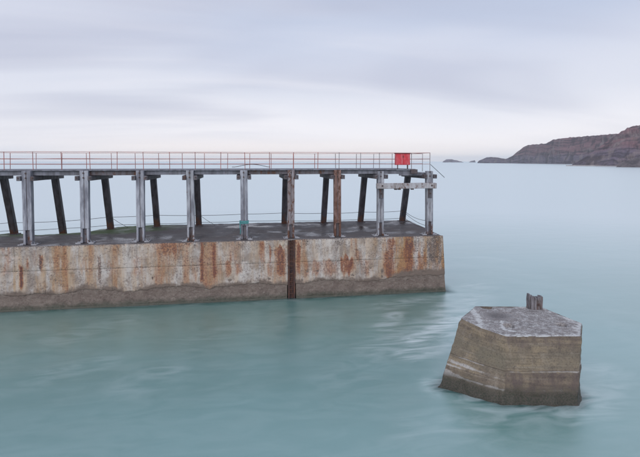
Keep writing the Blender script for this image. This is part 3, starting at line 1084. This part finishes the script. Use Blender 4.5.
for k, lab in ((3, 'short slanting stay running down from the rear leg behind the second pale post'),
               (5, 'short slanting stay running down from the rear leg behind the fourth pale post')):
    A = rear_at(k, 5.6)
    B = Vector((A.x + 1.35, YRB + 0.1, top_z(A.x + 1.35, YRB + 0.1)))
    tag(MB().tube([A, A.lerp(B, .5) + Vector((0, 0, -.05)), B], 0.016, 5).build('wire_stay', M['wire']), lab, 'wire', 'stays at the rear legs')

# ------------------------------------------------------------------ free-standing concrete block
ZB = 2.50
top_px = [(459.5, 318.5), (474.5, 306), (541, 306.5), (583, 323.5), (582, 336.5), (506, 336.8), (481, 328.4)]
foot_px = [(440.5, 386.5), (463, 374), (548, 374), (578, 395), (576.3, 404.5), (502.8, 403.5), (470, 394.6)]
TOP = [at_z(a, b, ZB) for a, b in top_px]
FOOT = [at_z(a, b, 0.0) for a, b in foot_px]
BC = sum(TOP, Vector()) / len(TOP)
BC.z = 0
block = tag(empty('concrete_block', BC), 'free-standing weathered concrete block standing in the sea beyond the breakwater end', 'concrete block')
NP = 280


def outline(poly):
    """walks a polygon with slightly cut corners, same parameter on every level"""
    n = len(poly)
    pts = []
    per = NP // n
    for i in range(n):
        a, b, c = poly[i - 1], poly[i], poly[(i + 1) % n]
        d = poly[(i + 2) % n]
        for k in range(per):
            t = k / per
            p = b.lerp(c, t)
            L = (c - b).length
            cut = 0.06
            if t * L < cut:
                m = 1 - t * L / cut
                p = p.lerp((a.lerp(b, 1 - min(0.4, cut / (b - a).length)) + c.lerp(b, 1 - min(0.4, cut / L))) / 2, 0.5 * m)
            elif (1 - t) * L < cut:
                m = 1 - (1 - t) * L / cut
                p = p.lerp((b.lerp(c, 1 - min(0.4, cut / L)) + d.lerp(c, 1 - min(0.4, cut / (d - c).length))) / 2, 0.5 * m)
            pts.append(p)
    return pts


OT, OB = outline(TOP), outline(FOOT)
NP = len(OT)
JZ = 1.18


def side_pt(i, z):
    t = (z - 0.0) / ZB
    p = OB[i].lerp(OT[i], t)
    p.z = z
    return p


def block_shell(name, z1, z0, nz, grow, arris_top):
    v, f, li, da, mo = [], [], [], [], []
    for j in range(nz + 1):
        z = z1 + (z0 - z1) * j / nz
        for i in range(NP):
            p = side_pt(i, z)
            out = Vector((p.x - BC.x, p.y - BC.y, 0)).normalized()
            d = grow + 0.035 * fbm(p * 0.9, 4) + 0.022 * noise.noise(p * 4.5)
            d += 0.020 * noise.noise(Vector((p.x * .25, p.y * .25, z * 7.0)))       # board lifts
            e = z1 - z
            d -= arris_top * (1 - sstep(0.0, 0.13, e + 0.06 * noise.noise(p * 3)))
            if z < 0.9:
                d += 0.10 * sstep(0.9, -0.2, z) * (0.6 + noise.noise(p * 2.2))
            if z < 0.05:
                d += 1.5 * min(0.8, 0.05 - z)                       # spread foot under water
            q = p + out * d
            v.append(q - BC)
            a = (1 - sstep(0.0, 0.09, e)) * (0.55 + 0.7 * noise.noise(p * 1.1)) if name == 'lower_lift' else 0.0
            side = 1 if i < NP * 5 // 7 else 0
            ll = a * (1.15 if side else 0.95)
            if side == 0 and z < JZ:
                ll = max(ll, 0.95 * sstep(0.15, 0.5, noise.noise(Vector((p.x * .3, p.y * .3, z * 8.0))) + 0.12) * sstep(.25, .5, z))
            ll = max(ll, 0.5 * gauss((z - 0.50) / 0.07) * (0.6 + 0.6 * noise.noise(p * 2.0)))
            li.append(ll)
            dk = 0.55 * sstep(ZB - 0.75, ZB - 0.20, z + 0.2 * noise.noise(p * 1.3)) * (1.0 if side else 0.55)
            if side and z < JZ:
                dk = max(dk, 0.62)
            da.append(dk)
            mo.append(0.75 * gauss((z - 1.55) / 0.5) * (1.0 if not side else 0.6))
    for j in range(nz):
        for i in range(NP):
            i2 = (i + 1) % NP
            f.append([j * NP + i, (j + 1) * NP + i, (j + 1) * NP + i2, j * NP + i2])
    # close the top of the lower lift inward so that the joint has a floor
    n0 = len(v)
    for i in range(NP):
        p = side_pt(i, z1 if name == 'lower_lift' else z0)
        out = Vector((p.x - BC.x, p.y - BC.y, 0)).normalized()
        v.append(p - out * 0.4 - BC)
        li.append(0), da.append(0), mo.append(0)
    base = 0 if name == 'lower_lift' else nz * NP
    for i in range(NP):
        i2 = (i + 1) % NP
        f.append([base + i, base + i2, n0 + i2, n0 + i])
    return link(name, pydata(name, v, f, {'lime': li, 'dark': da, 'moss': mo}), M['block'], block, smooth=True)


block_shell('upper_lift', ZB, JZ + 0.02, 30, 0.0, 0.055)
block_shell('lower_lift', JZ, -2.6, 60, 0.022, 0.02)

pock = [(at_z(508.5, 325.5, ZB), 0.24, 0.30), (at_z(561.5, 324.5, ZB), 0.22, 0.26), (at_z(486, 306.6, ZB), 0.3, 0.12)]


def seg_d(p, a, b):
    ab = b - a
    t = max(0, min(1, (p - a).dot(ab) / ab.dot(ab)))
    return (p - a - ab * t).length


smear = [at_z(a, b, ZB) for a, b in ((472, 308.5), (477, 316), (480.5, 323), (479.5, 329.5))]
limeline = [at_z(a, b, ZB) for a, b in ((502, 322), (504, 329), (513, 331))]


def block_cap():
    rings = 46
    v, f, li, da, mo = [], [], [], [], []
    for r in range(rings):
        s = 1 - r / rings
        for i in range(NP):
            e = OT[i]
            p = BC.lerp(Vector((e.x, e.y, 0)), s)
            p = Vector((p.x, p.y, 0))
            out = Vector((e.x - BC.x, e.y - BC.y, 0)).normalized()
            ed = (Vector((e.x, e.y, 0)) - p).length
            z = ZB + 0.03 * fbm(p * 1.1 + Vector((0, 0, 4)), 4) + 0.012 * noise.noise(p * 6)
            if r == 0:
                q3 = side_pt(i, ZB)
                d = 0.035 * fbm(q3 * 0.9, 4) + 0.022 * noise.noise(q3 * 4.5) + 0.020 * noise.noise(Vector((q3.x * .25, q3.y * .25, ZB * 7.0)))
                d -= 0.055 * (1 - sstep(0.0, 0.13, 0.06 * noise.noise(q3 * 3)))
                p = p + out * d
                z = ZB
            z -= 0.03 * (1 - sstep(0.0, 0.15, ed)) if r else 0
            lm = 0.0
            for (c, hw_, dp) in pock:
                dd = max(abs((p - c).dot(_r)), abs((p.xy - c.xy).length * 0.8))
                k = 1 - sstep(hw_ * 0.75, hw_ * 1.05, dd)
                z -= dp * k
            p2 = Vector((p.x, p.y, ZB))
            jit = 0.10 * noise.noise(p * 5)
            for a, b in zip(smear[:-1], smear[1:]):
                lm = max(lm, 0.8 * (1 - sstep(0.05, 0.24, seg_d(p2, a, b) + jit)))
            for a, b in zip(limeline[:-1], limeline[1:]):
                lm = max(lm, 0.8 * (1 - sstep(0.03, 0.18, seg_d(p2, a, b) + jit)))
            front = p.x > TOP[5].x - 0.1 and p.y < BC.y
            if front:
                lm = max(lm, 0.62 * (1 - sstep(0.02, 0.62, ed + 0.45 * noise.noise(p * 2.2))))
            if p.x > BC.x + 1.0:
                lm = max(lm, 0.6 * (1 - sstep(0.1, 0.5, ed + 0.4 * noise.noise(p * 2.0))))
            v.append(Vector((p.x, p.y, z)) - BC)
            li.append(lm)
            dk = max([0.6 * gauss((p2 - at_z(498, 316, ZB)).length / 1.1)] + [0.8 * (1 - sstep(0.6, 1.1, (p2 - c_).length * 0.8 / h_)) for (c_, h_, d_) in pock[:2]])  # dark blotch, plus recess shade painted into the colour of both pockets
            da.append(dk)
            mo.append(1.0 * (1 - sstep(0.1, 0.45, (p2 - at_z(486, 306.8, ZB)).length)) + 0.5 * (1 - sstep(.08, .2, (p2 - pock[0][0]).length)))
    c0 = len(v)
    v.append(Vector((0, 0, ZB + 0.02)))
    li.append(0), da.append(0), mo.append(0)
    for r in range(rings - 1):
        for i in range(NP):
            i2 = (i + 1) % NP
            f.append([r * NP + i, r * NP + i2, (r + 1) * NP + i2, (r + 1) * NP + i])
    for i in range(NP):
        f.append([(rings - 1) * NP + i, (rings - 1) * NP + (i + 1) % NP, c0])
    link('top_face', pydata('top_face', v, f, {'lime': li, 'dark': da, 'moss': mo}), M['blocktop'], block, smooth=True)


block_cap()

# cut-off timber post on the block
sp_ = at_z(535, 309.0, ZB)
stump = tag(empty('timber_stump', (sp_.x, sp_.y, ZB - 0.03)), 'short split timber post stump standing on top of the concrete block', 'post stump')
stump.rotation_euler = (0, 0, R(-8))
s_ = [(-0.29, 0.08, .80, .10), (-0.17, 0.02, .70, .15), (-0.01, 0.0, .64, .17), (0.15, 0.02, .66, .16), (0.28, 0.04, .70, .12)]
for i, (x, y, h, wd) in enumerate(s_):
    bm = bmesh.new()
    bmesh.ops.create_cube(bm, size=1)
    for q in bm.verts:
        q.co = Vector((x + q.co.x * wd, y + q.co.y * 0.34, (q.co.z + 0.5) * h))
    bmesh.ops.bevel(bm, geom=bm.edges[:], offset=0.018, segments=1, affect='EDGES')
    bmesh.ops.subdivide_edges(bm, edges=bm.edges[:], cuts=3, use_grid_fill=True)
    for q in bm.verts:
        k = q.co.z / h
        q.co += Vector((noise.noise(q.co * 6), noise.noise(q.co * 6 + Vector((4, 0, 0))), 0)) * 0.03
        if k > 0.8:
            q.co.z += 0.10 * noise.noise(Vector((q.co.x * 9, q.co.y * 9, i))) * (k - 0.6)
    mb = MB()
    mb.take(bm)
    mb.build('timber_stave', M['timber'], stump)
mb = MB()
mb.tube([(0.09, -0.16, 0.30), (0.09, -0.21, 0.30)], 0.055, 8)
mb.build('bolt_head', M['bolt'], stump)

# ------------------------------------------------------------------ far coast
def headland(name, prof, dist, base_drop, rows, depth, seed, plateau=True, mat=None):
    """prof: [(px, py of the skyline)], dist: px -> metres; a cliff with ledges and a plateau behind it"""
    v, f = [], []
    n = len(prof)
    cols = []
    px0, px1 = prof[0][0], prof[-1][0]
    steps = int((px1 - px0) * 2.2) + 2
    for i in range(steps):
        px = px0 + (px1 - px0) * i / (steps - 1)
        for (a, b) in zip(prof[:-1], prof[1:]):
            if a[0] <= px <= b[0]:
                t = (px - a[0]) / (b[0] - a[0])
                py = a[1] + (b[1] - a[1]) * t
                break
        d = dist(px)
        top = at_d(px, py, d)
        h = max(top.z, 0.5)
        away = Vector((top.x, top.y, 0)).normalized()
        foot = Vector((top.x, top.y, 0)) - away * (h * depth)
        h += h * 0.03 * noise.noise(Vector((px * 0.35, seed, 0)))
        cols.append((Vector((top.x, top.y, 0)), foot, h, away, px))
    for j in range(rows + 1):
        t = j / rows
        for (top, foot, h, away, px) in cols:
            # steps: steep risers and gently sloping ledges
            zt = t
            w_ = t + 0.045 * math.sin(t * 19 + 2.0 * noise.noise(Vector((px * .08, seed, t)))) + 0.02 * noise.noise(Vector((px * .5, t * 9, seed)))
            p = foot.lerp(top, max(0.0, min(1.0, w_)))
            z = -1.5 + (h + 1.5) * zt
            g = fbm(Vector((px * 0.10 + t * 1.3, t * 3.2, seed)), 5)
            p = p - away * (g * h * 0.06 * math.sin(math.pi * min(1, t * 1.0 + .05)))
            v.append(Vector((p.x, p.y, z)))
    for k in range(1, 5):
        for (top, foot, h, away, px) in cols:
            p = top + away * (45 * k)
            z = h + (0.0 if plateau else -h * 0.6 * k) + 1.5 * noise.noise(Vector((px * .2, k, seed))) - 1.0 * k
            v.append(Vector((p.x, p.y, max(z, -3))))
    m = len(cols)
    for j in range(rows + 4):
        for i in range(m - 1):
            k = j * m + i
            f.append([k, k + 1, k + m + 1, k + m])
    return link(name, pydata(name, v, f), mat or M['cliff'], smooth=False)


def dist_of(tab):
    def g(px):
        for (a, b) in zip(tab[:-1], tab[1:]):
            if px <= b[0]:
                return a[1] + (b[1] - a[1]) * max(0, (px - a[0])) / (b[0] - a[0])
        return tab[-1][1]
    return g


far = headland('cliff_headland', [(477.5, 162.2), (479, 160.6), (483, 159.0), (486, 157.6), (491, 157.0), (497, 157.4), (501, 158.2), (506, 158.9), (509, 157.6), (513, 155.6), (516, 152.6),
                                  (519.5, 150.4), (523, 147.4), (528, 145.0), (533, 144.6), (540, 143.9), (546, 143.6), (549, 141.8), (553, 139.7), (562, 138.3), (571, 137.4), (590, 135.9), (613, 134),
                                  (650, 132), (720, 128)],
               dist_of([(477, 2600), (520, 2200), (560, 1800), (620, 1450), (720, 1250)]), 0, 30, 0.5, 2.0)
tag(far, 'long purple-brown shale headland with flat top closing the bay', None, None, 'structure')
near = headland('near_cliff', [(572, 164.6), (578, 161.5), (586, 156.5), (594, 151), (603, 144.5), (612, 138.0), (617, 134.2), (622, 131.2), (630, 127.0), (636, 125.6), (645, 124.4), (700, 120), (800, 112)],
                lambda px: 1080 - (px - 570) * 1.6, 0, 30, 0.9, 7.0)
tag(near, 'nearer shale slope rising to the right edge of the bay', None, None, 'structure')
shore = headland('rock_platform', [(616, 167.4), (618, 165), (620, 163.8), (623, 161.6), (628, 160.6), (631, 158.6), (634, 158.4), (640, 157.0), (660, 156), (720, 154)], lambda px: 800 - (px - 616) * 0.8, 0, 14, 0.8, 11.0,
                 mat=mat_plain('dark_shore_rock', (0.060, 0.048, 0.055), (0.135, 0.108, 0.115), 0.12, 0.85, 0.6))
tag(shore, 'dark low rock platform at the foot of the cliffs', None, None, 'structure')
beach = headland('shingle_beach', [(566, 165.2), (575, 164.9), (590, 165.2), (605, 165.6), (622, 166.3)], lambda px: 1000 - (px - 560) * 2.0, 0, 5, 1.5, 13.0,
                 mat=mat_plain('pale_shingle', (0.40, 0.37, 0.37), (0.28, 0.25, 0.25), 0.05, 0.9, 0))
tag(beach, 'strip of pale shingle at the cliff foot', None, None, 'structure')
i1 = headland('rock_islet', [(442.3, 162.4), (443.4, 161.0), (445.2, 160.2), (446, 159.5), (449, 159.2), (452, 159.3), (454, 160.0), (457, 160.3), (459, 161.1), (461, 161.4), (464, 162.4)], lambda px: 4300, 0, 10, 1.0, 17.0, False)
tag(i1, 'larger low dark rock islet on the horizon beyond the walkway end', 'rock', 'islets off the headland')
i2 = headland('rock_islet', [(468.5, 162.4), (471, 161.0), (473, 160.7), (475, 160.2), (475.7, 162.4)], lambda px: 4300, 0, 8, 1.0, 19.0, False)
tag(i2, 'tiny rock islet just off the tip of the far headland', 'rock', 'islets off the headland')

# ------------------------------------------------------------------ sea
FOAM = [((458, 318), (412, 340), 0.8, 1.0), ((454, 306), (440, 332), 1.6, 0.65), ((452, 342), (408, 354), 1.2, 0.7), ((475, 298), (448, 316), 1.8, 0.6),
        ((478, 286), (452, 298), 1.8, 0.45), ((438, 325), (380, 348), 1.8, 0.4), ((396, 314), (383, 328), 0.9, 0.5), ((430, 298), (385, 306), 1.2, 0.4),
        ((330, 313), (295, 315), 1.2, 0.14), ((300, 316), (255, 330), 1.6, 0.13), ((210, 336), (180, 348), 1.6, 0.15), ((250, 325), (222, 328), 1.2, 0.14),
        ((588, 386), (562, 414), 1.1, 0.55), ((605, 372), (582, 402), 1.6, 0.4), ((438, 386), (503, 414), 0.9, 0.5), ((505, 412), (575, 414), 0.9, 0.4), ((100, 362), (50, 376), 1.6, 0.22),
        ((170, 372), (130, 388), 1.6, 0.2), ((390, 348), (340, 378), 2.0, 0.18), ((520, 418), (420, 432), 1.6, 0.25), ((120, 320), (60, 340), 1.6, 0.18)]
FW = [(at_z(*a, 0), at_z(*b, 0), w_, s_) for a, b, w_, s_ in FOAM]
blk = [Vector((p.x, p.y, 0)) for p in OB[::8]]


def sea():
    def axis(a, b, st, lo, hi):
        xs = [a + (b - a) * i / int((b - a) / st) for i in range(int((b - a) / st) + 1)]
        q, g = b, st
        while q < hi:
            g *= 1.45
            q += g
            xs.append(min(q, hi))
        q, g = a, st
        while q > lo:
            g *= 1.45
            q -= g
            xs.insert(0, max(q, lo))
        return xs
    xs = axis(-26, 26, 0.24, -14000, 14000)
    ys = axis(10, 46, 0.20, -3000, 14000)
    v, f, fo, sw = [], [], [], []
    for y in ys:
        for x in xs:
            p = Vector((x, y, 0))
            near_ = -26 <= x <= 26 and 10 <= y <= 46
            a = s = 0.0
            z = 0.0
            if near_:
                for (A, B, w_, k) in FW:
                    if abs(p.x - (A.x + B.x) / 2) > 8 or abs(p.y - (A.y + B.y) / 2) > 8:
                        continue
                    a = max(a, k * (1 - sstep(0.15, 1.0, seg_d(p, A, B) / (w_ * 1.3))))
                dw = YF - y if x < XE + 0.2 else math.hypot(x - XE - 0.2, y - YF)
                if x > XE + 0.2 and y > YF:
                    dw = x - XE - 0.2
                db = min((p - q).length for q in blk) if (abs(x - BC.x) < 6 and abs(y - BC.y) < 6) else 9
                jit = 0.18 * noise.noise(p * 0.9)
                s = max(0.92 * (1 - sstep(-0.1, 1.15, dw + jit)), 0.80 * (1 - sstep(0.1, 0.75, db + jit)))
                a = max(a, 0.08, 0.62 * (1 - sstep(0.25, 1.5, db + 3 * jit)) * sstep(0.0, 0.3, db), 0.22 * (1 - sstep(0.2, 1.3, dw + 3 * jit)))
                z = 0.012 * noise.noise(p * 0.5)
            v.append((x, y, z))
            fo.append(a)
            sw.append(s)
    n = len(xs)
    for j in range(len(ys) - 1):
        for i in range(n - 1):
            k = j * n + i
            f.append([k, k + 1, k + n + 1, k + n])
    o = link('sea_water', pydata('sea_water', v, f, {'foam': fo, 'swash': sw}), M['sea'], smooth=True)
    tag(o, 'smooth teal sea blurred to a soft surface', None, None, 'structure')
    bed = pydata('sea_bed', [(-14000, -3000, -2.2), (14000, -3000, -2.2), (14000, 14000, -2.2), (-14000, 14000, -2.2)], [[0, 1, 2, 3]])
    tag(link('sea_bed', bed, mat_plain('murky_bed', (0.030, 0.075, 0.075), (0.04, 0.085, 0.085), 0.3, 0.9, 0)), 'murky sea bed', None, None, 'structure')


sea()

# ------------------------------------------------------------------ sea air
hz = MB().box(-14500, 14500, -3500, 14500, -8, 150).build('haze', None)
m_, t_ = new_mat('sea_haze')
pv = t_.n('ShaderNodeVolumePrincipled')
pv.inputs['Color'].default_value = (0.86, 0.89, 0.96, 1)
pv.inputs['Density'].default_value = 0.00008
pv.inputs['Anisotropy'].default_value = 0.2
om = t_.n('ShaderNodeOutputMaterial')
t_.t.links.new(pv.outputs[0], om.inputs['Volume'])
hz.data.materials.append(m_)
tag(hz, 'thin pale sea haze over the bay', None, None, 'stuff')
